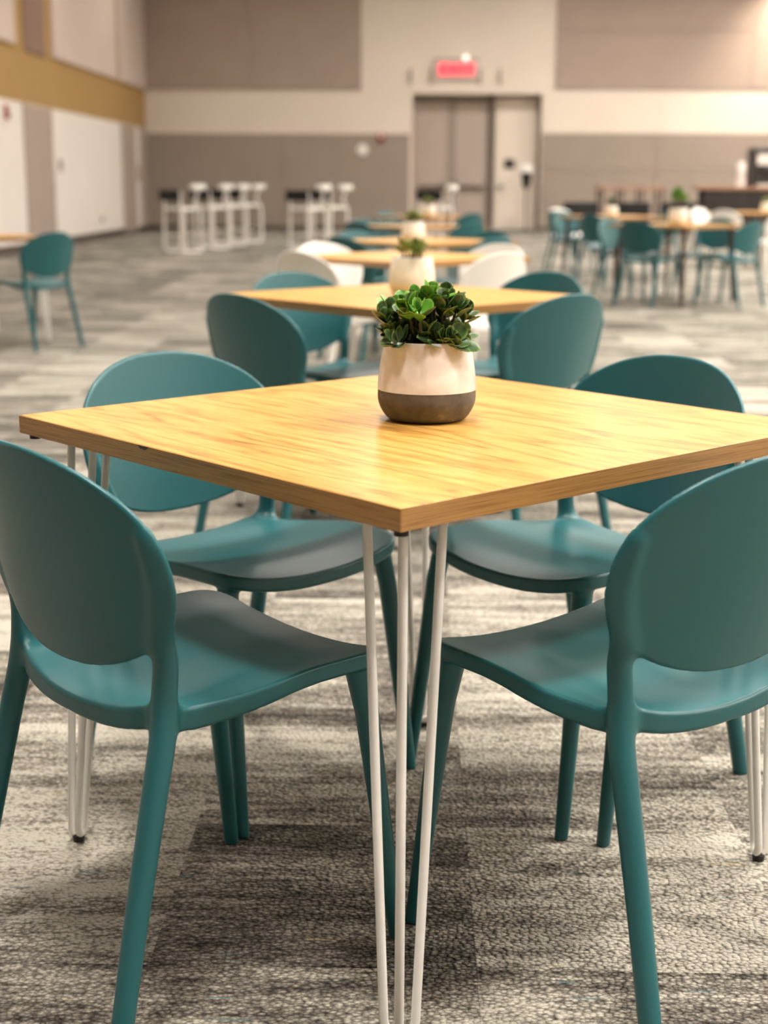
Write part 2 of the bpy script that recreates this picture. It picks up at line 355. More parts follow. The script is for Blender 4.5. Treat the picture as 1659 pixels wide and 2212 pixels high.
# back wall with door recess X -0.09..3.10, z < 3.34
DX0, DX1, DZ = XW(-0.09), XW(3.10), ZW(3.34)
wb = struct('wall_back', XL-0.2, DX0, YB, YB+0.3, 0, CEIL, 'wall_light')
box('wall_section', DX1, XR+0.2, YB, YB+0.3, 0, CEIL, 'wall_light', wb)
box('wall_section', DX0, DX1, YB, YB+0.3, DZ, CEIL, 'wall_light', wb)
RD = 0.5
box('recess_side', DX0-0.2, DX0, YB+0.3, YB+RD+0.2, 0, DZ, 'door_grey', wb)
box('recess_side', DX1, DX1+0.2, YB+0.3, YB+RD+0.2, 0, DZ, 'wall_taupe', wb)
box('recess_soffit', DX0, DX1, YB+0.3, YB+RD+0.2, DZ, DZ+0.2, 'door_grey', wb)
box('recess_back', DX0, DX1, YB+RD, YB+RD+0.2, 0, DZ, 'wall_light', wb)
def bpanel(name, x0, x1, z0, z1, mat, d=0.05): return box(name, XW(x0), XW(x1), YB-d, YB, ZW(z0), ZW(z1), mat, wb, 0.006)
bpanel('acoustic_panel', -6.70, -4.1, 3.43, 6.9, 'wall_taupe'); bpanel('acoustic_panel', -4.09, -1.36, 3.43, 6.9, 'wall_taupe')
bpanel('acoustic_panel', 3.42, 8.2, 3.45, 4.85, 'wall_taupe'); bpanel('acoustic_panel', 3.42, 8.2, 4.86, 6.9, 'wall_taupe')
bpanel('acoustic_panel', 8.21, 12.9, 3.45, 4.85, 'wall_taupe'); bpanel('acoustic_panel', 8.21, 12.9, 4.86, 6.9, 'wall_taupe')
for x0, x1 in ((-6.72, -3.35), (-3.34, -0.16)):
    bpanel('wainscot_panel', x0, x1, 0.1, 2.35, 'wainscot', 0.03)
for x0, x1 in ((3.13, 5.97), (5.98, 9.3), (9.31, 12.95)):
    for z0, z1 in ((0.1, 0.56), (0.57, 1.45), (1.46, 2.37)):
        bpanel('wainscot_panel', x0, x1, z0, z1, 'wainscot', 0.03)
for x0, x1 in ((3.13, 5.97), (5.98, 9.3), (9.31, 12.95)):
    bpanel('wall_strip_panel', x0, x1, 2.38, 3.42, 'wall_light', 0.02)
for x0, x1 in ((XL, DX0), (DX1, XR)):
    o = struct('baseboard_back', x0, x1, YB-0.045, YB, 0, 0.1, 'base_dark', 0.003)
# double door in the recess
YD = YB+RD
HD = ZW(3.17)
dd = struct('door_3', DX0+0.10, 0.87, YD-0.06, YD, 0.01, HD, 'door_grey', 0.004)
dd['label'] = 'left leaf of the grey double exit door'
box('door_leaf', 0.885, 1.75, YD-0.06, YD, 0.01, HD, 'door_grey', dd, 0.004)
box('center_strip', 0.78, 0.98, YD-0.085, YD-0.06, 0.01, HD, 'wainscot', dd)
box('door_frame', DX0, DX0+0.09, YD-0.10, YD, 0, HD+0.1, 'door_grey', dd); box('door_frame', 1.76, 1.90, YD-0.12, YD, 0, DZ, 'door_dark', dd); box('door_frame', DX0+.09, 1.76, YD-0.10, YD, HD+0.01, HD+0.08, 'door_dark', dd)
for x0, x1 in ((0.08, 0.76), (1.0, 1.70)):
    b_ = box('push_bar', x0, x1, YD-0.17, YD-0.12, 1.0, 1.08, 'door_dark', dd, 0.01)
    box('bar_bracket', x0+.02, x0+.08, YD-0.12, YD-0.05, 0.99, 1.09, 'steel', b_); box('bar_bracket', x1-.08, x1-.02, YD-0.12, YD-0.05, 0.99, 1.09, 'steel', b_)
box('latch_case', 0.64, 0.76, YD-0.18, YD-0.06, 1.07, 1.20, 'steel', dd, 0.01); box('latch_case', 1.0, 1.12, YD-0.18, YD-0.06, 1.07, 1.20, 'steel', dd, 0.01)
d4 = struct('door_4', 1.94, DX1-0.06, YD-0.08, YD, 0.02, DZ-0.06, 'wall_light', 0.006)
d4['label'] = 'cream single door beside the grey double door'
V, F = tube([(2.06, YD-0.08, 1.05), (2.06, YD-0.15, 1.05), (2.18, YD-0.16, 1.05)], 0.018, 10)
add('door_handle', autosmooth(mesh_from('door_handle', V, F, 'door_dark')), d4)
V, F = tube([(2.06, YD-0.095, 1.05), (2.06, YD-0.08, 1.05)], 0.06, 20)
add('handle_rose', autosmooth(mesh_from('handle_rose', V, F, 'steel')), d4)

# ------------------------------------------------------------------ chair from a smooth distance field
def smin(a, b, k):
    h = np.clip(0.5+0.5*(b-a)/k, 0, 1); return b*(1-h)+a*h-k*h*(1-h)
def smax(a, b, k): return -smin(-a, -b, k)
def capsule(P, pts, rads):
    d = None
    if len(pts) > 3:      # resample the spine with a Catmull-Rom spline so the limb has no knuckles
        pp = np.array([np.append(p, r) for p, r in zip(pts, rads)]); out = []
        for i in range(len(pp)-1):
            p0, p1, p2, p3 = pp[max(i-1, 0)], pp[i], pp[i+1], pp[min(i+2, len(pp)-1)]
            for t in np.linspace(0, 1, 5)[:-1]:
                out.append(0.5*(2*p1+(p2-p0)*t+(2*p0-5*p1+4*p2-p3)*t*t+(3*p1-p0-3*p2+p3)*t**3))
        out.append(pp[-1]); pts = [o[:3] for o in out]; rads = [o[3] for o in out]
    for (a, b, ra, rb) in zip(pts[:-1], pts[1:], rads[:-1], rads[1:]):
        a = np.array(a); b = np.array(b); ab = b-a
        t = np.clip(((P-a)@ab)/(ab@ab), 0, 1)
        q = P-a-t[..., None]*ab
        e = np.sqrt((q*q).sum(-1))-(ra+(rb-ra)*t)
        d = e if d is None else np.minimum(d, e)
    return d
def sstep(a, b, x):
    t = np.clip((x-a)/(b-a), 0, 1); return t*t*(3-2*t)
CA, CBv, CZ, CY, CT, CK = 0.239, 0.152, 0.638, -0.222, 0.23, 1.05
def chair_sdf(P):
    x, y, z = np.abs(P[..., 0]), P[..., 1], P[..., 2]
    Q = np.stack([x, y, z], -1)
    # curved oval back
    dz = z-CZ
    yb = CY-CT*dz+CK*x*x
    g = np.sqrt(1+CT**2+(2*CK*x)**2)
    ds = np.abs(y-yb)/g-0.0048
    ex = 2.2
    rr = (np.abs(x/CA)**ex+np.abs(dz/CBv)**ex)**(1/ex)
    e = (rr-1)*(CBv*0.75+CA*0.25)*0.92
    r = 0.0042
    m1, m2 = ds+r, e+r
    back = np.sqrt(np.maximum(m1, 0)**2+np.maximum(m2, 0)**2)+np.minimum(np.maximum(m1, m2), 0)-r
    # stile and rear leg
    def sy(xx, zz): return CY-CT*(zz-CZ)+CK*xx*xx
    sp = []
    for zz, xx, rr_ in ((0.690, 0.214, 0.005), (0.640, 0.2165, 0.0075), (0.590, 0.2085, 0.0115), (0.550, 0.198, 0.0150), (0.515, 0.192, 0.0165)):
        sp.append(((xx, sy(xx, zz)+max(0.0, rr_-0.0055)*0.85, zz), rr_))
    sp += [((0.1895, -0.147, 0.475), 0.0170), ((0.1905, -0.150, 0.44), 0.0175), ((0.1930, -0.156, 0.405), 0.0176), ((0.1965, -0.171, 0.345), 0.0172), ((0.2040, -0.212, 0.17), 0.0160), ((0.211, -0.249, 0.0), 0.0148)]
    stile = capsule(Q, [s[0] for s in sp], [s[1] for s in sp])
    # seat slab
    top = 0.449+(-0.003+0.019*sstep(-0.14, 0.10, y))*np.clip(x/0.205, 0, 1.1)**2.4 - 0.010*sstep(0.13, 0.235, y)*(1-np.clip(x/0.2, 0, 1)**2) - 0.016*sstep(0.05, -0.14, y)*(1-np.clip(x/0.17, 0, 1)**2) + 0.012*sstep(-0.10, -0.175, y)*np.clip(x/0.18, 0, 1)**4
    top = top - 0.012*sstep(0.16, 0.225, y)*sstep(0.12, 0.2, x)*0
    th = 0.026+0.008*sstep(0.10, -0.16, y)*np.clip(x/0.19, 0, 1)
    dzs = np.abs(z-(top-th/2))-th/2
    wy = 0.2155 + 0.004*sstep(0.22, 0.05, y) - 0.030*sstep(0.02, -0.16, y) - 0.018*sstep(-0.15, -0.23, y)
    side = (x-wy)*0.98
    front = y-(0.2285-0.35*np.clip(x-0.02, 0, 1)**2*1.0)
    rear = -(y+0.185-0.10*0+(-0.022)*(np.clip(x/0.17, 0, 1.2)**2)+0.0)
    pl = smax(smax(side, front, 0.055), rear, 0.05)
    r = 0.006
    m1, m2 = dzs+r, pl+r
    seat = np.sqrt(np.maximum(m1, 0)**2+np.maximum(m2, 0)**2)+np.minimum(np.maximum(m1, m2), 0)-r
    fleg = capsule(Q, [(0.189, 0.180, 0.428), (0.196, 0.190, 0.37), (0.214, 0.236, 0.0)], [0.0185, 0.0175, 0.0118])
    d = smin(back, stile, 0.016)
    d = smin(d, seat, 0.023)
    d = smin(d, fleg, 0.012)
    return np.maximum(d, -z)
def surface_net(fn, lo, hi, h):
    n = [int(math.ceil((hi[i]-lo[i])/h))+1 for i in range(3)]
    ax = [lo[i]+h*np.arange(n[i]) for i in range(3)]
    G = np.empty(n, np.float32)
    for k in range(n[0]):
        Y, Z = np.meshgrid(ax[1], ax[2], indexing='ij')
        G[k] = fn(np.stack([np.full_like(Y, ax[0][k]), Y, Z], -1))
    S = G < 0
    c8 = sum(S[i:n[0]-1+i, j:n[1]-1+j, k:n[2]-1+k].astype(np.int8) for i in (0, 1) for j in (0, 1) for k in (0, 1))
    act = (c8 > 0) & (c8 < 8)
    idx = -np.ones(act.shape, np.int64); cells_ = np.argwhere(act); idx[act] = np.arange(len(cells_))
    acc = np.zeros((len(cells_), 3)); cnt = np.zeros(len(cells_))
    off = [(i, j, k) for i in (0, 1) for j in (0, 1) for k in (0, 1)]
    for a in off:
        for b in off:
            if sum(b)-sum(a) == 1 and all(b[q] >= a[q] for q in range(3)):
                ga = G[tuple((cells_+a).T)]; gb = G[tuple((cells_+b).T)]
                cr = (ga < 0) != (gb < 0)
                t = np.where(cr, ga/(ga-gb+1e-12), 0)
                pt = np.array(a)[None]+t[:, None]*(np.array(b)-np.array(a))[None]
                acc[cr] += pt[cr]; cnt[cr] += 1
    V = (cells_+acc/cnt[:, None])*h+np.array(lo)
    F = []
    for d in range(3):
        o1, o2 = [(1, 2), (2, 0), (0, 1)][d]
        sl0 = [slice(1, None)]*3; 
        A = S; sh = [0, 0, 0]; sh[d] = 1
        s0 = [slice(None)]*3; s1 = [slice(None)]*3; s0[d] = slice(0, n[d]-1); s1[d] = slice(1, n[d])
        cr = S[tuple(s0)] != S[tuple(s1)]; pos = np.argwhere(cr)
        ok = (pos[:, o1] > 0) & (pos[:, o2] > 0) & (pos[:, o1] < n[o1]-1) & (pos[:, o2] < n[o2]-1); pos = pos[ok]
        e1 = np.zeros(3, int); e1[o1] = 1; e2 = np.zeros(3, int); e2[o2] = 1
        q = np.stack([idx[tuple((pos-e1-e2).T)], idx[tuple((pos-e2).T)], idx[tuple(pos.T)], idx[tuple((pos-e1).T)]], 1)
        inside = S[tuple(pos.T)]
        q[~inside] = q[~inside][:, ::-1]
        F.append(q)
    F = np.concatenate(F)
    def grad(P, e=0.0006):
        return np.stack([(fn(P+np.eye(3)[i]*e)-fn(P-np.eye(3)[i]*e))/(2*e) for i in range(3)], -1)
    for _ in range(3):
        g = grad(V); d = fn(V); stp = (d/np.maximum((g*g).sum(1), 0.25))[:, None]*g
        V = V-np.clip(stp, -0.6*h, 0.6*h)
    N = grad(V, 0.0012); N /= np.maximum(np.linalg.norm(N, axis=1, keepdims=True), 1e-9)
    return V, F, N
def np_mesh(name, V, F, N, mat):
    used = np.unique(F); remap = -np.ones(len(V), np.int64); remap[used] = np.arange(len(used))
    v = V[used]; f = remap[F]; nn = N[used]
    me = bpy.data.meshes.new(name)
    me.vertices.add(len(v)); me.vertices.foreach_set('co', v.astype(np.float32).ravel())
    me.loops.add(f.size); me.loops.foreach_set('vertex_index', f.ravel().astype(np.int32))
    me.polygons.add(len(f)); me.polygons.foreach_set('loop_start', np.arange(0, f.size, 4, dtype=np.int32)); me.polygons.foreach_set('loop_total', np.full(len(f), 4, np.int32))
    me.update(calc_edges=True); me.validate()
    me.polygons.foreach_set('use_smooth', [True]*len(me.polygons))
    me.normals_split_custom_set_from_vertices([tuple(q) for q in nn])
    me.materials.append(MT[mat]); return me
CV, CF, CN = surface_net(chair_sdf, (-0.265, -0.29, -0.01), (0.265, 0.265, 0.82), 0.0046)
cen = CV[CF].mean(1); ax_, ay_, az_ = np.abs(cen[:, 0]), cen[:, 1], cen[:, 2]
is_back = az_ > 0.487
is_rleg = (~is_back) & (ay_ < -0.10) & (ax_ > 0.150) & (az_ < 0.425)
is_fleg = (~is_back) & (ay_ > 0.10) & (ax_ > 0.14) & (az_ < 0.422)
is_seat = ~(is_back | is_rleg | is_fleg)
def chair_meshes(mat):
    out = [('seat', np_mesh('seat', CV, CF[is_seat], CN, mat)), ('backrest', np_mesh('backrest', CV, CF[is_back], CN, mat))]
    for msk in (is_fleg, is_rleg):
        for s in (-1, 1): out.append(('leg', np_mesh('leg', CV, CF[msk & (cen[:, 0]*s > 0)], CN, mat)))
    return out
CM = {'teal': chair_meshes('teal'), 'white': chair_meshes('white_plastic')}
def chair(x, y, heading, label, kind='teal', group=None):
    o = empty('dining_chair', (x, y, 0), heading-PI/2)
    tag(o, label, 'chair', group)
    for nm, me in CM[kind]: add(nm, me, o)
    return o

# ------------------------------------------------------------------ square table on hairpin legs
TH = 0.745; TT = 0.029; TSD = 0.917
TOP_ME = box_mesh('tabletop', -TSD/2+.0015, TSD/2-.0015, -TSD/2+.0015, TSD/2-.0015, TH-TT, TH, 'oak', 0.0012, 1)
EDGE = []
h_ = TSD/2
EDGE.append(box_mesh('edge_band', -h_, -h_+.0016, -h_, h_, TH-TT, TH-0.0006, 'oak_edge_y', 0.0004, 1))
EDGE.append(box_mesh('edge_band', h_-.0016, h_, -h_, h_, TH-TT, TH-0.0006, 'oak_edge_y', 0.0004, 1))
EDGE.append(box_mesh('edge_band', -h_+.0016, h_-.0016, -h_, -h_+.0016, TH-TT, TH-0.0006, 'oak_edge_x', 0.0004, 1))
EDGE.append(box_mesh('edge_band', -h_+.0016, h_-.0016, h_-.0016, h_, TH-TT, TH-0.0006, 'oak_edge_x', 0.0004, 1))
# one hairpin leg in corner coordinates: a, b = inset along the two sides
RR = 0.0064
def hp(a, b, z): return Vector((a, b, z))
zt = TH-TT-0.009
foot = 0.047; ur = 0.021; dgn = Vector((-1, 1, 0)).normalized()
A0, B0, Mid = hp(0.060, 0.128, zt), hp(0.128, 0.060, zt), hp(0.060, 0.060, zt)
fc = hp(foot+0.004, foot+0.004, 0)
pa = fc+dgn*ur+Vector((0, 0, 0.016+ur)); pb = fc-dgn*ur+Vector((0, 0, 0.016+ur))
up_ = [A0, A0.lerp(pa, 0.5), pa]
arc = [fc+dgn*ur*math.cos(t)+Vector((0, 0, 0.016+ur-ur*math.sin(t))) for t in [PI*k/8 for k in range(1, 8)]]
ROD_U = tube(up_+arc+[pb, pb.lerp(B0, 0.5), B0], RR, 14)
ROD_M = tube([Mid, Mid.lerp(hp(foot-0.008, foot-0.008, 0.03), 0.5), hp(foot-0.008, foot-0.008, 0.022), hp(foot-0.004, foot-0.004, 0.014)], RR, 14)
FOOTP = lathe([(0.007, 0.0), (0.010, 0.001), (0.0105, 0.010), (0.008, 0.014), (0.0001, 0.0145)], 16)
PLATE = ([(0.035, 0.035, zt), (0.15, 0.045, zt), (0.15, 0.075, zt), (0.075, 0.15, zt), (0.045, 0.15, zt), (0.035, 0.035, zt+.009), (0.15, 0.045, zt+.009), (0.15, 0.075, zt+.009), (0.075, 0.15, zt+.009), (0.045, 0.15, zt+.009)],
         [(4, 3, 2, 1, 0), (5, 6, 7, 8, 9)]+[(i, (i+1) % 5, 5+(i+1) % 5, 5+i) for i in range(5)])
HP_ME = {'hairpin_rod': autosmooth(mesh_from('hairpin_rod', *ROD_U, 'white_metal')), 'brace_rod': autosmooth(mesh_from('brace_rod', *ROD_M, 'white_metal')),
         'rubber_foot': autosmooth(mesh_from('rubber_foot', [(v[0]+foot, v[1]+foot, v[2]) for v in FOOTP[0]], FOOTP[1], 'black')),
         'mounting_plate': mesh_from('mounting_plate', *PLATE, 'black')}
SCR = [mesh_from('bolt_head', *tube([(a, b, zt-0.004), (a, b, zt+0.001)], 0.008, 10), 'black') for a, b in ((0.046, 0.046), (0.142, 0.056), (0.056, 0.142))]
HP_ME['corner_pad'] = autosmooth(mesh_from('corner_pad', *tube([(0.018, 0.018, TH-TT-0.009), (0.018, 0.018, TH-TT)], 0.009, 14), 'black'))
# tapered dark wooden legs for the tables on the right
DW_ME = autosmooth(mesh_from('leg', *tube([(0.09, 0.09, TH-TT), (0.055, 0.055, 0.0)], [0.026, 0.015], 14), 'dark_wood'))
def table(x, y, th, label, kind='hairpin', legs=(0, 1, 2, 3), group=None, cat='table'):
    o = empty('dining_table', (x, y, 0), th); tag(o, label, cat, group)
    add('tabletop', TOP_ME, o)
    for e in EDGE: add('edge_band', e, o)
    for k in legs:
        cx, cy = [(-1, -1), (1, -1), (1, 1), (-1, 1)][k]
        mat = Matrix.Translation((cx*h_, cy*h_, 0)) @ Matrix.Rotation(k*PI/2, 4, 'Z')
        if kind == 'hairpin':
            l = bpy.data.objects.new('hairpin_leg', HP_ME['hairpin_rod']); C.objects.link(l); l.parent = o; l.matrix_local = mat
            for nm in ('brace_rod', 'rubber_foot', 'mounting_plate', 'corner_pad'): add(nm, HP_ME[nm], l)
            for sm in SCR: add('bolt_head', sm, l)
        else:
            l = bpy.data.objects.new('leg', DW_ME); C.objects.link(l); l.parent = o; l.matrix_local = mat
    return o

# ------------------------------------------------------------------ potted succulents
def leaf_mesh(name, L, Wd, curl, cup, mat, nl=9, nw=7):
    V = []; F = []; rim = []
    for side in (0, 1):
        for i in range(nl):
            t = i/(nl-1)
            if t < 0.62: u = t/0.62; w = Wd*(0.14+0.86*(u*u*(3-2*u)))
            else: w = Wd*max(0.10, math.sqrt(max(0.0, 1-((t-0.62)/0.384)**2)))
            for j in range(nw):
                s = -1+2*j/(nw-1)
                zz = curl*t*t*L+cup*(s*s)*w
                thick = 0.0011*(1-s*s)*math.sin(PI*min(1, t*0.9+0.08))
                V.append((s*w, t*L, zz+(thick if side == 0 else -thick)))
                rim.append(1.0 if (abs(s) > 0.85 or t > 0.97) else (0.12 if j == nw//2 else 0.0))
    for side in (0, 1):
        o = side*nl*nw
        for i in range(nl-1):
            for j in range(nw-1):
                q = (o+i*nw+j, o+i*nw+j+1, o+(i+1)*nw+j+1, o+(i+1)*nw+j)
                F.append(q if side == 0 else tuple(reversed(q)))
    me = mesh_from(name, V, F, mat, True)
    a = me.attributes.new('rim', 'FLOAT', 'POINT'); a.data.foreach_set('value', rim)
    return me
def leaf_set(mat):
    return [leaf_mesh('leaf', 0.038, 0.0132, 0.14, 0.26, mat), leaf_mesh('leaf', 0.034, 0.0124, 0.26, 0.18, mat), leaf_mesh('leaf', 0.030, 0.0110, 0.10, 0.38, mat), leaf_mesh('leaf', 0.042, 0.0134, 0.04, 0.30, mat)]
LS = {k: leaf_set(k) for k in ('leaf', 'leaf_bright', 'leaf_olive')}
def pot_profile(r_rim, r_max, r_base, hgt, z_split):
    pr = []
    for k in range(25):
        t = k/24; z = hgt*t
        if t < 0.30:
            u = t/0.30; r = r_base+(r_max-r_base)*math.sin(u*PI/2)**0.75
        else:
            u = (t-0.30)/0.70; r = r_max-(r_max-r_rim)*u**1.9
        pr.append((r, z))
    lowp = [(max(0.001, pr[0][0]-0.004), 0.0)]+[(r, z+0.0015 if z == 0 else z) for r, z in pr if z < z_split-0.001]
    rs = np.interp(z_split, [p[1] for p in pr], [p[0] for p in pr])
    lowp += [(rs, z_split)]
    upp = [(rs+0.0006, z_split-0.0005)]+[(r+0.0006, z) for r, z in pr if z > z_split+0.001]
    rr = upp[-1][0]
    upp += [(rr-0.0012, hgt+0.0016), (rr-0.0036, hgt+0.0014), (rr-0.0052, hgt-0.002), (rr-0.0058, hgt-0.02)]
    return lowp, upp, rs
def lathe_open(prof, n=64):
    V, F = lathe(prof, n); return V, F[:-1]
POTM = {}
def pot_meshes(key, up, low, hgt=0.126, split=0.050):
    lo, upf, rs = pot_profile(0.0672, 0.0785, 0.058, hgt, split)
    POTM[key] = (autosmooth(mesh_from('pot_base', *lathe(lo, 64), low), 1.0), autosmooth(mesh_from('pot_body', *lathe_open(upf), up), 1.2))
pot_meshes('pink', 'glaze', 'clay'); pot_meshes('white', 'glaze_white', 'glaze_white', 0.118, 0.030); pot_meshes('green', 'glaze_green', 'glaze_green')
SV = [(0, 0, 0.112)]+[(0.0625*math.cos(2*PI*k/40), 0.0625*math.sin(2*PI*k/40), 0.1105) for k in range(40)]
SOIL = mesh_from('soil', SV, [(0, 1+k, 1+(k+1) % 40) for k in range(40)], 'soil', True)
SOIL_LOW = mesh_from('soil', [(v[0], v[1], v[2]-0.008) for v in SV], [(0, 1+k, 1+(k+1) % 40) for k in range(40)], 'soil', True)
def leaf_matrix(base, az, el, roll, sc):
    # leaf runs along local +Y, face up +Z
    return Matrix.Translation(base) @ Matrix.Rotation(az-PI/2, 4, 'Z') @ Matrix.Rotation(el, 4, 'X') @ Matrix.Rotation(roll, 4, 'Y') @ Matrix.Diagonal((sc, sc, sc, 1))
def foliage_spec(seed, n_stem, spread, zmin, zmax, r0=0.03, form=0.6, low=False):
    rg = random.Random(seed); out = []
    for k in range(n_stem):
        a = 2*PI*k*0.381966*1.0+rg.uniform(-.25, .25)
        q = math.sqrt((k+0.5)/n_stem)
        tipr = spread*q; hz = zmin+(zmax-zmin)*(1-form*q**3)*rg.uniform(.62, 1.05)+rg.uniform(-.006, .006)
        if low and q > 0.42 and k % 2: hz = rg.uniform(0.122, 0.140); tipr *= 0.92
        b = Vector((r0*q*math.cos(a), r0*q*math.sin(a), 0.106)); tip = Vector((tipr*math.cos(a), tipr*math.sin(a), max(0.118, hz)))
        mid = b.lerp(tip, 0.5)+Vector((0.006*math.cos(a), 0.006*math.sin(a), 0.006))
        dirv = (tip-mid).normalized(); lv = []
        nl = rg.randint(7, 9)
        for j in range(nl):
            inner = j >= nl-3
            az = j*2.39996+rg.uniform(-.3, .3)+a
            el = rg.uniform(0.9, 1.3) if inner else rg.uniform(0.25, 0.85)
            fr = 0.72+0.28*j/nl
            base = mid.lerp(tip, (fr-0.5)*2)
            Ml = leaf_matrix(Vector((0, 0, 0)), az, el, rg.uniform(-.25, .25), rg.uniform(.78, 1.12)*(0.8 if inner else 1.0))
            R = Vector((0, 0, 1)).rotation_difference((dirv+Vector((0, 0, 0.9))).normalized()).to_matrix().to_4x4()
            lv.append((rg.randrange(4), Matrix.Translation(base) @ R @ Ml))
        out.append((b, mid, tip, lv, q, a))
    return out
def potted_plant(x, y, z, key, label, seed, foli='leaf', detail=False, spread=0.066, zmin=0.128, zmax=0.205, n_stem=19, rz=0.0, sc=1.0, group=None):
    o = empty('potted_succulent', (x, y, z), rz); o.scale = (sc, sc, sc); tag(o, label, 'plant', group)
    bs = add('pot_base', POTM[key][0], o); tag(bs, 'dark unglazed lower band' if key == 'pink' else None)
    add('pot_body', POTM[key][1], o); add('soil', SOIL if key != 'white' else SOIL_LOW, o)
    spec = foliage_spec(seed, n_stem, spread, zmin, zmax, low=detail)
    if detail:
        for b, mid, tip, lv, q, a in spec:
            V, F = tube([b, mid, tip], [0.0032, 0.0026, 0.0016], 8)
            st = add('stem', autosmooth(mesh_from('stem', V, F, 'stem')), o)
            for i, Ml in lv:
                br = Ml.translation.x < 0.012 and Ml.translation.z > 0.160
                l = bpy.data.objects.new('leaf', LS['leaf_bright' if br and rnd.random() < .85 else foli][i]); C.objects.link(l); l.parent = st; l.matrix_local = Ml
    else:
        parts = []; rim = []
        for b, mid, tip, lv, q, a in spec:
            for i, Ml in lv:
                me = LS[foli][i]; parts.append(([Ml @ v.co for v in me.vertices], [tuple(p.vertices) for p in me.polygons]))
                rim += [d.value for d in me.attributes['rim'].data]
        V, F = merge(parts); me = mesh_from('foliage', V, F, foli, True)
        at = me.attributes.new('rim', 'FLOAT', 'POINT'); at.data.foreach_set('value', rim)
        tag(add('foliage', me, o), kind='stuff')
        V, F = merge([tube([b, mid, tip], [0.003, 0.0025, 0.0015], 6) for b, mid, tip, lv, q, a in spec]); tag(add('stems', mesh_from('stems', V, F, 'stem'), o), kind='stuff')
    return o

# ------------------------------------------------------------------ row of tables running to the exit door
TT_ = 0.752
t1 = table(0.0073, 2.2855, TT_, 'nearest square oak table on white hairpin legs, corner towards the viewer')
# worn chip in the front edge band
cv = [(-h_-0.0004, 0.0909+dy, z) for dy, z in ((-0.016, TH-0.0008), (-0.009, TH-0.0045), (-0.004, TH-0.0062), (0.001, TH-0.0050), (0.006, TH-0.0058), (0.010, TH-0.0020), (0.014, TH-0.0008))]
cv += [(x+0.003, y, z) for x, y, z in cv]
n7 = len(cv)//2; cf = [tuple(range(n7))]+[tuple(reversed(range(n7, 2*n7)))]+[(i, n7+i, n7+(i+1) % n7, (i+1) % n7) for i in range(n7)]
tag(add('edge_chip', mesh_from('edge_chip', cv, cf, 'dark_wood'), t1), 'dark worn chip')
G1 = 'chairs at the nearest table'
chair(-0.337, 1.988, 0.745, 'teal plastic chair front left of the nearest table, back to the viewer', group=G1)
chair(0.320, 1.996, 2.266, 'teal plastic chair front right of the nearest table, cut by the picture edge', group=G1)
chair(0.315, 2.650, -2.471, 'teal plastic chair behind the nearest table on its right side, facing the viewer', group=G1)
chair(-0.320, 2.646, -0.748, 'teal plastic chair behind the nearest table on its left side, facing the viewer', group=G1)
potted_plant(0.0205, 2.297, TH, 'pink', 'jade succulent in pale pot with dark clay base on the nearest table', 5, 'leaf', True, rz=0.3, n_stem=34, zmin=0.140, zmax=0.200, spread=0.072)
table(-0.03, 4.95, TT_, 'second square oak table in the row, behind the jade plant')
G2 = 'chairs at the second table'
chair(-0.367, 4.545, 0.764, 'teal plastic chair front left of the second table in the row', group=G2)
chair(0.308, 4.600, 2.342, 'teal plastic chair front right of the second table in the row', group=G2)
chair(-0.308, 5.292, -0.827, 'teal plastic chair far left side of the second table in the row', group=G2)
chair(0.335, 5.383, -2.372, 'teal plastic chair far right side of the second table in the row', group=G2)
potted_plant(-0.01, 4.95, TH, 'green', 'succulent in pale green pot on the second table in the row', 11, 'leaf_olive', spread=0.05, zmin=0.12, zmax=0.175, n_stem=12)
table(-0.05, 7.66, TT_, 'third square oak table in the row, ringed by white chairs')
G3 = 'white chairs at the third table'
chair(-0.405, 7.38, 0.745, 'white plastic chair front left of the third table, its back to the viewer', 'white', G3)
chair(0.262, 7.31, 2.345, 'white plastic chair front right of the third table, its back to the viewer', 'white', G3)
chair(-0.375, 8.06, -0.852, 'white plastic chair far left of the third table, facing the viewer', 'white', G3)
chair(0.31, 8.02, -2.336, 'white plastic chair far right of the third table, facing the viewer', 'white', G3)
table(0.03, 9.80, TT_, 'fourth square oak table in the row, bearing a white pot')
G4 = 'chairs at the fourth table'
chair(-0.292, 9.36, 0.739, 'dark teal chair front left of the fourth table behind white chairs', group=G4)
chair(0.345, 9.40, 2.353, 'dark teal chair front right of the fourth table behind white chairs', group=G4)
chair(-0.272, 10.30, -0.839, 'light teal chair far left of the fourth table in the row', group=G4)
chair(0.379, 10.25, -2.356, 'light teal chair far right of the fourth table in the row', group=G4)
potted_plant(-0.012, 9.72, TH, 'white', 'small plant in squat white pot on the fourth table in the row', 21, 'leaf_olive', spread=0.05, zmin=0.11, zmax=0.175, n_stem=12)
table(0.0, 13.30, TT_, 'fifth square oak table in the row towards the exit door')
G5 = 'chairs at the fifth table'
chair(-0.342, 13.0, 0.721, 'teal chair front left of the fifth table in the row', group=G5)
chair(0.325, 13.0, 2.35, 'teal chair front right of the fifth table in the row', group=G5)
chair(-0.341, 13.75, -0.85, 'teal chair far left of the fifth table in the row', group=G5)
table(0.14, 17.2, TT_, 'sixth and farthest oak table in the row towards the exit door')
G6 = 'chairs at the sixth table'
chair(-0.20, 17.6, -0.842, 'teal chair far left of the farthest table in the row', group=G6)
chair(0.487, 17.0, 2.341, 'teal chair front right of the farthest table in the row', group=G6)
potted_plant(0.150, 17.0, TH, 'white', 'small plant in white pot on the farthest table in the row', 31, 'leaf_olive', spread=0.05, zmin=0.11, zmax=0.175, n_stem=12, sc=1.15)

# ------------------------------------------------------------------ table and chair at the left edge
table(-3.19, 10.29, TT_, 'oak table with white hairpin legs cut off at the left picture edge')
chair(-2.627, 9.951, 2.561, 'teal plastic chair standing alone at the left edge table')

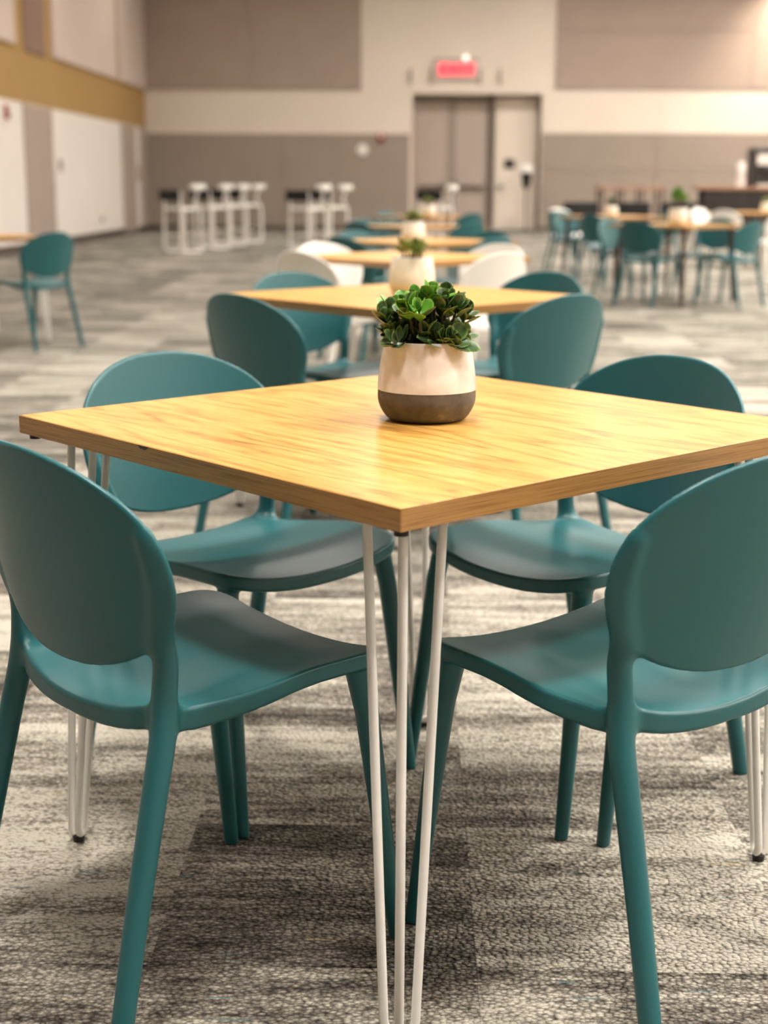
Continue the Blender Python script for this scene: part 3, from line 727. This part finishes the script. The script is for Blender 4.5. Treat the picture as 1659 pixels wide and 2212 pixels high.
# ------------------------------------------------------------------ tables on the right with dark legs
table(2.50, 14.15, TT_, 'oak table with dark wooden legs on the right holding a leafy pot', 'wood')
GR = 'chairs around the near right table'
chair(2.19, 13.72, 0.80, 'teal chair with its back to the viewer left of the near right table', group=GR)
chair(2.947, 13.746, 2.366, 'teal chair with its back to the viewer right of the near right table', group=GR)
chair(2.86, 14.55, -2.39, 'teal chair facing the viewer behind the near right table, right side', group=GR)
chair(2.10, 14.62, -0.80, 'teal chair facing the viewer behind the near right table, left side', group=GR)
potted_plant(2.51, 14.12, TH, 'white', 'bright green leafy plant in white pot on the near right table', 41, 'leaf_bright', spread=0.06, zmin=0.14, zmax=0.27, n_stem=22, sc=1.25)
table(2.36, 17.75, TT_, 'oak table with dark wooden legs behind the near right table', 'wood')
GS = 'chairs around the rear right table'
chair(2.13, 16.5, 0.65, 'teal chair left of the rear right table, back to the viewer', group=GS)
chair(1.98, 18.15, -0.80, 'teal chair facing the viewer left behind the rear right table', group=GS)
chair(1.98, 18.9, 0.55, 'teal chair standing farthest left among the right hand tables', group=GS)
chair(2.12, 20.3, -0.9, 'white chair at the far left of the right hand tables', 'white')
chair(2.95, 18.1, -2.39, 'teal chair facing the viewer right behind the rear right table', group=GS)
potted_plant(2.34, 17.7, TH, 'white', 'dark little plant in white pot on the rear right table', 51, 'leaf', spread=0.045, zmin=0.12, zmax=0.20, n_stem=12, sc=1.0)
table(4.73, 20.7, TT_, 'oak table by the right picture edge behind a white chair', 'wood')
chair(4.31, 20.2, 0.9, 'white chair seen from behind at the far right table', 'white')
chair(4.26, 21.3, -0.8, 'white chair facing the viewer at the far right table', 'white')
chair(4.26, 17.9, 2.2, 'white chair cut off by the right picture edge', 'white')
potted_plant(4.86, 20.5, TH, 'white', 'white pot at the right picture edge on the far right table', 61, 'leaf_olive', spread=0.05, zmin=0.11, zmax=0.17, n_stem=10, sc=1.1)

# ------------------------------------------------------------------ bar stools by the back wall
def rect_tube(pts, r, n=8): return tube(pts, r, n)
def stool_parts():
    P = []
    for s in (-1, 1):    # side sled frames
        x = s*0.22
        V, F = tube([(x, -0.20, 0.70), (x, -0.22, 0.10), (x, -0.20, 0.03), (x, -0.14, 0.018), (x, 0.14, 0.018), (x, 0.20, 0.03), (x, 0.22, 0.10), (x, 0.20, 0.70)], 0.025, 8)
        P.append(('side_frame', autosmooth(mesh_from('side_frame', V, F, 'pale_metal'), .9)))
    for y in (-0.215, 0.215):
        V, F = tube([(-0.22, y, 0.28), (0.22, y, 0.28)], 0.014, 8); P.append(('footrest', autosmooth(mesh_from('footrest', V, F, 'pale_metal'), .9)))
    P.append(('seat', box_mesh('seat', -0.23, 0.23, -0.21, 0.21, 0.675, 0.725, 'white_plastic', 0.018)))
    for s in (-1, 1):
        V, F = tube([(s*0.215, -0.20, 0.70), (s*0.215, -0.215, 0.98)], 0.022, 8); P.append(('back_post', autosmooth(mesh_from('back_post', V, F, 'pale_metal'), .9)))
    P.append(('back_panel', box_mesh('back_panel', -0.26, 0.25, -0.275, -0.236, 0.825, 1.005, 'black_fabric', 0.012)))
    V, F = tube([(0.235, 0.17, 0.70), (0.235, 0.08, 0.82), (0.235, 0.14, 1.02)], 0.022, 8)
    P.append(('arm_strut', autosmooth(mesh_from('arm_strut', V, F, 'pale_metal'), .9)))
    P.append(('armrest', box_mesh('armrest', 0.235-0.05, 0.235+0.07, 0.0, 0.26, 1.005, 1.09, 'white_plastic', 0.015)))
    return P
SP = stool_parts()
def stool(x, y, rz, label, group):
    o = empty('bar_stool', (x, y, 0), rz); tag(o, label, 'stool', group)
    for nm, me in SP: add(nm, me, o)
    return o
GB = 'white framed bar stools by the back wall'
stool(-3.80, 24.0, -0.75, 'white framed bar stool with black back, nearest and leftmost of the row', GB)
stool(-3.52, 25.4, -0.75, 'white framed bar stool second from the left in the row of four', GB)
stool(-3.40, 26.9, -0.75, 'white framed bar stool third from the left in the row of four', GB)
stool(-3.27, 28.3, -0.75, 'white framed bar stool rightmost in the row of four', GB)
stool(-1.79, 24.6, -0.7, 'white framed bar stool with black back left of the table row', GB)
stool(-1.50, 26.0, -0.75, 'white framed bar stool just behind the one left of the table row', GB)
stool(0.36, 26.0, -0.5, 'white framed bar stool with black back before the double door', GB)

# ------------------------------------------------------------------ fittings on the walls
def fitting(name, label, cat, parts, group=None):
    o = empty(name, parts[0][7] if len(parts[0]) > 7 else (0, 0, 0)); tag(o, label, cat, group)
    return o
ex = empty('exit_sign', (0.955, YB, 3.58)); tag(ex, 'lit red EXIT sign on the wall above the double door', 'sign')
box('housing', -0.50, 0.50, -0.12, 0, 0.0, 0.40, 'white_plastic', ex, 0.02)
box('face', -0.46, 0.46, -0.128, -0.12, 0.05, 0.36, 'exit_face', ex)
cu = bpy.data.curves.new('exit_text', 'FONT'); cu.body = 'EXIT'; cu.size = 0.36; cu.extrude = 0.004; cu.align_x = 'CENTER'; cu.align_y = 'CENTER'; cu.space_character = 1.15
tmp = bpy.data.objects.new('tmp_text', cu); C.objects.link(tmp)
dg = bpy.context.evaluated_depsgraph_get(); tm = bpy.data.meshes.new_from_object(tmp.evaluated_get(dg)); bpy.data.objects.remove(tmp)
tm.name = 'lettering'; tm.materials.clear(); tm.materials.append(MT['exit_red'])
lt = add('lettering', tm, ex); lt.location = (0, -0.134, 0.20); lt.rotation_euler = (PI/2, 0, 0)
box('lamp_bar', -0.52, 0.52, -0.10, -0.02, 0.40, 0.46, 'wall_taupe', ex, 0.01)
V, F = lathe([(0.02, 0), (0.05, 0.015), (0.065, 0.08), (0.0001, 0.085)], 20)
lh = add('lamp_head', autosmooth(mesh_from('lamp_head', V, F, 'lamp_glow')), ex); lh.location = (0.22, -0.06, 0.46); lh.rotation_euler = (PI/2.2, 0, 0)
for k, px in enumerate((-0.15, 0.35, 1.52, 2.0)):
    o = empty('wall_bracket', (px, YB, 3.44)); tag(o, ['thin grey wall bracket farthest left of the exit sign', 'thin grey wall bracket just left of the exit sign', 'thin grey wall bracket just right of the exit sign', 'thin grey wall bracket farthest right of the exit sign'][k], 'bracket', 'wall brackets flanking the exit sign')
    box('plate', -0.03, 0.03, -0.012, 0, 0, 0.38, 'wall_taupe', o, 0.004); box('hook', -0.02, 0.02, -0.07, -0.012, 0.04, 0.34, 'door_grey', o, 0.01)
th_ = empty('wall_thermostat', (-1.30, YB-0.03, 1.91)); tag(th_, 'small pale round device on the dark wainscot left of the door', 'thermostat')
V, F = lathe([(0.12, 0), (0.14, 0.01), (0.14, 0.04), (0.10, 0.05), (0.0001, 0.05)], 28); a = add('case', autosmooth(mesh_from('case', V, F, 'pale_metal')), th_); a.rotation_euler = (PI/2, 0, 0)
V, F = lathe([(0.08, 0.05), (0.08, 0.055), (0.0001, 0.055)], 24); a = add('dial', autosmooth(mesh_from('dial', V, F, 'wall_white')), th_); a.rotation_euler = (PI/2, 0, 0)
def alarm(loc, rz, label):
    o = empty('fire_alarm', loc, rz); tag(o, label, 'alarm')
    box('case', -0.09, 0.09, -0.05, 0, -0.11, 0.11, 'red', o, 0.012); box('strobe', -0.04, 0.04, -0.075, -0.05, 0.01, 0.09, 'wall_white', o, 0.01); box('grille', -0.06, 0.06, -0.056, -0.05, -0.09, -0.01, 'base_dark', o)
alarm((-0.85, YB-0.03, 2.19), 0, 'small red fire alarm on dark wainscot left of the door')
alarm((XL, 23.85, 2.21), PI/2, 'small red fire alarm on the white left wall')
sg = empty('door_plaque', (2.30, YD-0.085, 1.60)); tag(sg, 'small black plaque on the cream door', 'sign')
box('plate', -0.13, 0.13, -0.02, 0, -0.11, 0.11, 'black_plastic', sg, 0.008); box('window', -0.09, -0.01, -0.024, -0.02, -0.05, 0.05, 'base_dark', sg); box('window', 0.01, 0.09, -0.024, -0.02, -0.05, 0.05, 'base_dark', sg)
ou = empty('wall_outlet', (XL, 30.8, 0.36)); tag(ou, 'pale double outlet low on the white left wall', 'outlet')
box('plate', 0, 0.012, -0.12, 0.12, -0.06, 0.06, 'door_grey', ou, 0.004); box('socket', 0.012, 0.02, -0.09, -0.03, -0.04, 0.04, 'wainscot', ou); box('socket', 0.012, 0.02, 0.03, 0.09, -0.04, 0.04, 'wainscot', ou)
wp = empty('wall_switch', (XL, 27.35, 1.42)); tag(wp, 'grey switch plate on the white left wall beside the grey door', 'switch')
box('plate', 0, 0.02, -0.11, 0.11, -0.12, 0.12, 'door_grey', wp, 0.004); box('rocker', 0.02, 0.028, -0.07, -0.01, -0.06, 0.06, 'wainscot', wp); box('rocker', 0.02, 0.028, 0.01, 0.07, -0.06, 0.06, 'wainscot', wp)

# hand sanitiser stand
hs = empty('sanitizer_stand', (2.66, 35.7, 0)); tag(hs, 'black hand sanitiser stand with white dispenser before the cream door', 'dispenser')
V, F = lathe([(0.20, 0), (0.20, 0.015), (0.03, 0.03), (0.0001, 0.03)], 28); add('base', autosmooth(mesh_from('base', V, F, 'black')), hs)
V, F = tube([(0, 0, 0.02), (0, 0, 1.0)], 0.022, 12); add('pole', autosmooth(mesh_from('pole', V, F, 'black')), hs)
V, F = tube([(0, 0, 0.98), (0, 0, 1.1), (0, 0, 1.38)], [0.03, 0.10, 0.13], 16); add('drip_funnel', autosmooth(mesh_from('drip_funnel', V, F, 'black_plastic')), hs)
box('dispenser', -0.15, 0.15, -0.09, 0.06, 1.38, 1.56, 'white_plastic', hs, 0.03)
box('nozzle', -0.03, 0.03, -0.09, -0.03, 1.33, 1.38, 'black', hs, 0.008)

# high tables, black chairs and beverage counter on the right
def high_table(x0, x1, y0, y1, z, label, top='brown_wood', nx=4):
    o = empty('high_table', ((x0+x1)/2, (y0+y1)/2, 0)); tag(o, label, 'table')
    hx, hy = (x1-x0)/2, (y1-y0)/2
    box('tabletop', -hx, hx, -hy, hy, z-0.05, z, top, o, 0.006)
    for i in range(nx):
        xx = -hx+0.06+(2*hx-0.12)*i/(nx-1)
        for yy in (-hy+0.06, hy-0.06): box('leg', xx-0.022, xx+0.022, yy-0.022, yy+0.022, 0, z-0.05, 'dark_wood', o)
    for yy in (-hy+0.06, hy-0.06): box('stretcher', -hx+0.06, hx-0.06, yy-0.015, yy+0.015, 0.25, 0.29, 'dark_wood', o)
    return o
high_table(3.42, 4.66, 27.6, 28.4, 1.07, 'tall narrow wooden table with thin legs before the right wainscot')
def black_chair(x, y, rz, label):
    o = empty('black_chair', (x, y, 0), rz); tag(o, label, 'chair', 'black upholstered chairs on the right')
    box('seat', -0.30, 0.30, -0.27, 0.27, 0.38, 0.50, 'black_fabric', o, 0.03); box('backrest', -0.30, 0.30, -0.30, -0.22, 0.48, 0.84, 'black_fabric', o, 0.03)
    for sx in (-1, 1):
        for sy in (-1, 1):
            V, F = tube([(sx*0.25, sy*0.22, 0.39), (sx*0.27, sy*0.25, 0)], [0.02, 0.014], 8); add('leg', mesh_from('leg', V, F, 'black'), o)
black_chair(2.72, 23.6, PI+0.2, 'black upholstered chair left of the dark little potted plant')
black_chair(3.45, 23.6, PI-0.1, 'black upholstered chair between the two potted plants on the right')
black_chair(4.24, 23.6, PI, 'black upholstered chair right of the bright green plant')
bc = empty('beverage_counter', (7.90, 31.2, 0)); tag(bc, 'tall wooden counter with black front holding the drinks machines', 'counter')
box('countertop', -2.05, 2.2, -0.4, 0.4, 1.02, 1.08, 'brown_wood', bc, 0.008)
for k in range(4): box('front_panel', -1.90+k*1.0, -0.92+k*1.0, -0.34, -0.30, 0.08, 1.02, 'black_plastic', bc, 0.006)
box('body', -1.90, 2.08, -0.30, 0.34, 0.08, 1.02, 'black_fabric', bc)
for x in (-1.85, 2.0): box('foot', x-.04, x+.04, -0.28, 0.28, 0, 0.08, 'black', bc)
dm = empty('drink_machine', (7.32, 31.2, 1.08)); tag(dm, 'black drinks machine with pale sign on the counter at the right edge', 'machine')
box('body', -0.35, 0.35, -0.22, 0.30, 0.0, 0.80, 'black_plastic', dm, 0.03); box('sign_panel', -0.24, 0.12, -0.228, -0.22, 0.45, 0.66, 'glass_jar', dm, 0.004)
box('tap_block', -0.14, 0.14, -0.34, -0.22, 0.28, 0.40, 'black_plastic', dm, 0.02); box('drip_tray', -0.25, 0.25, -0.36, -0.20, 0.0, 0.05, 'steel', dm, 0.01)
cd = empty('cup_dispenser', (6.80, 31.15, 1.08)); tag(cd, 'tall pale cylindrical cup dispenser left of the black drinks machine', 'dispenser')
V, F = lathe([(0.12, 0), (0.12, 0.02), (0.095, 0.03), (0.095, 0.46), (0.07, 0.50), (0.0001, 0.51)], 24); add('tube', autosmooth(mesh_from('tube', V, F, 'glass_jar')), cd)
V, F = lathe([(0.10, 0.24), (0.102, 0.245), (0.102, 0.265), (0.10, 0.27)], 24); add('band', autosmooth(mesh_from('band', V, F, 'steel')), cd)
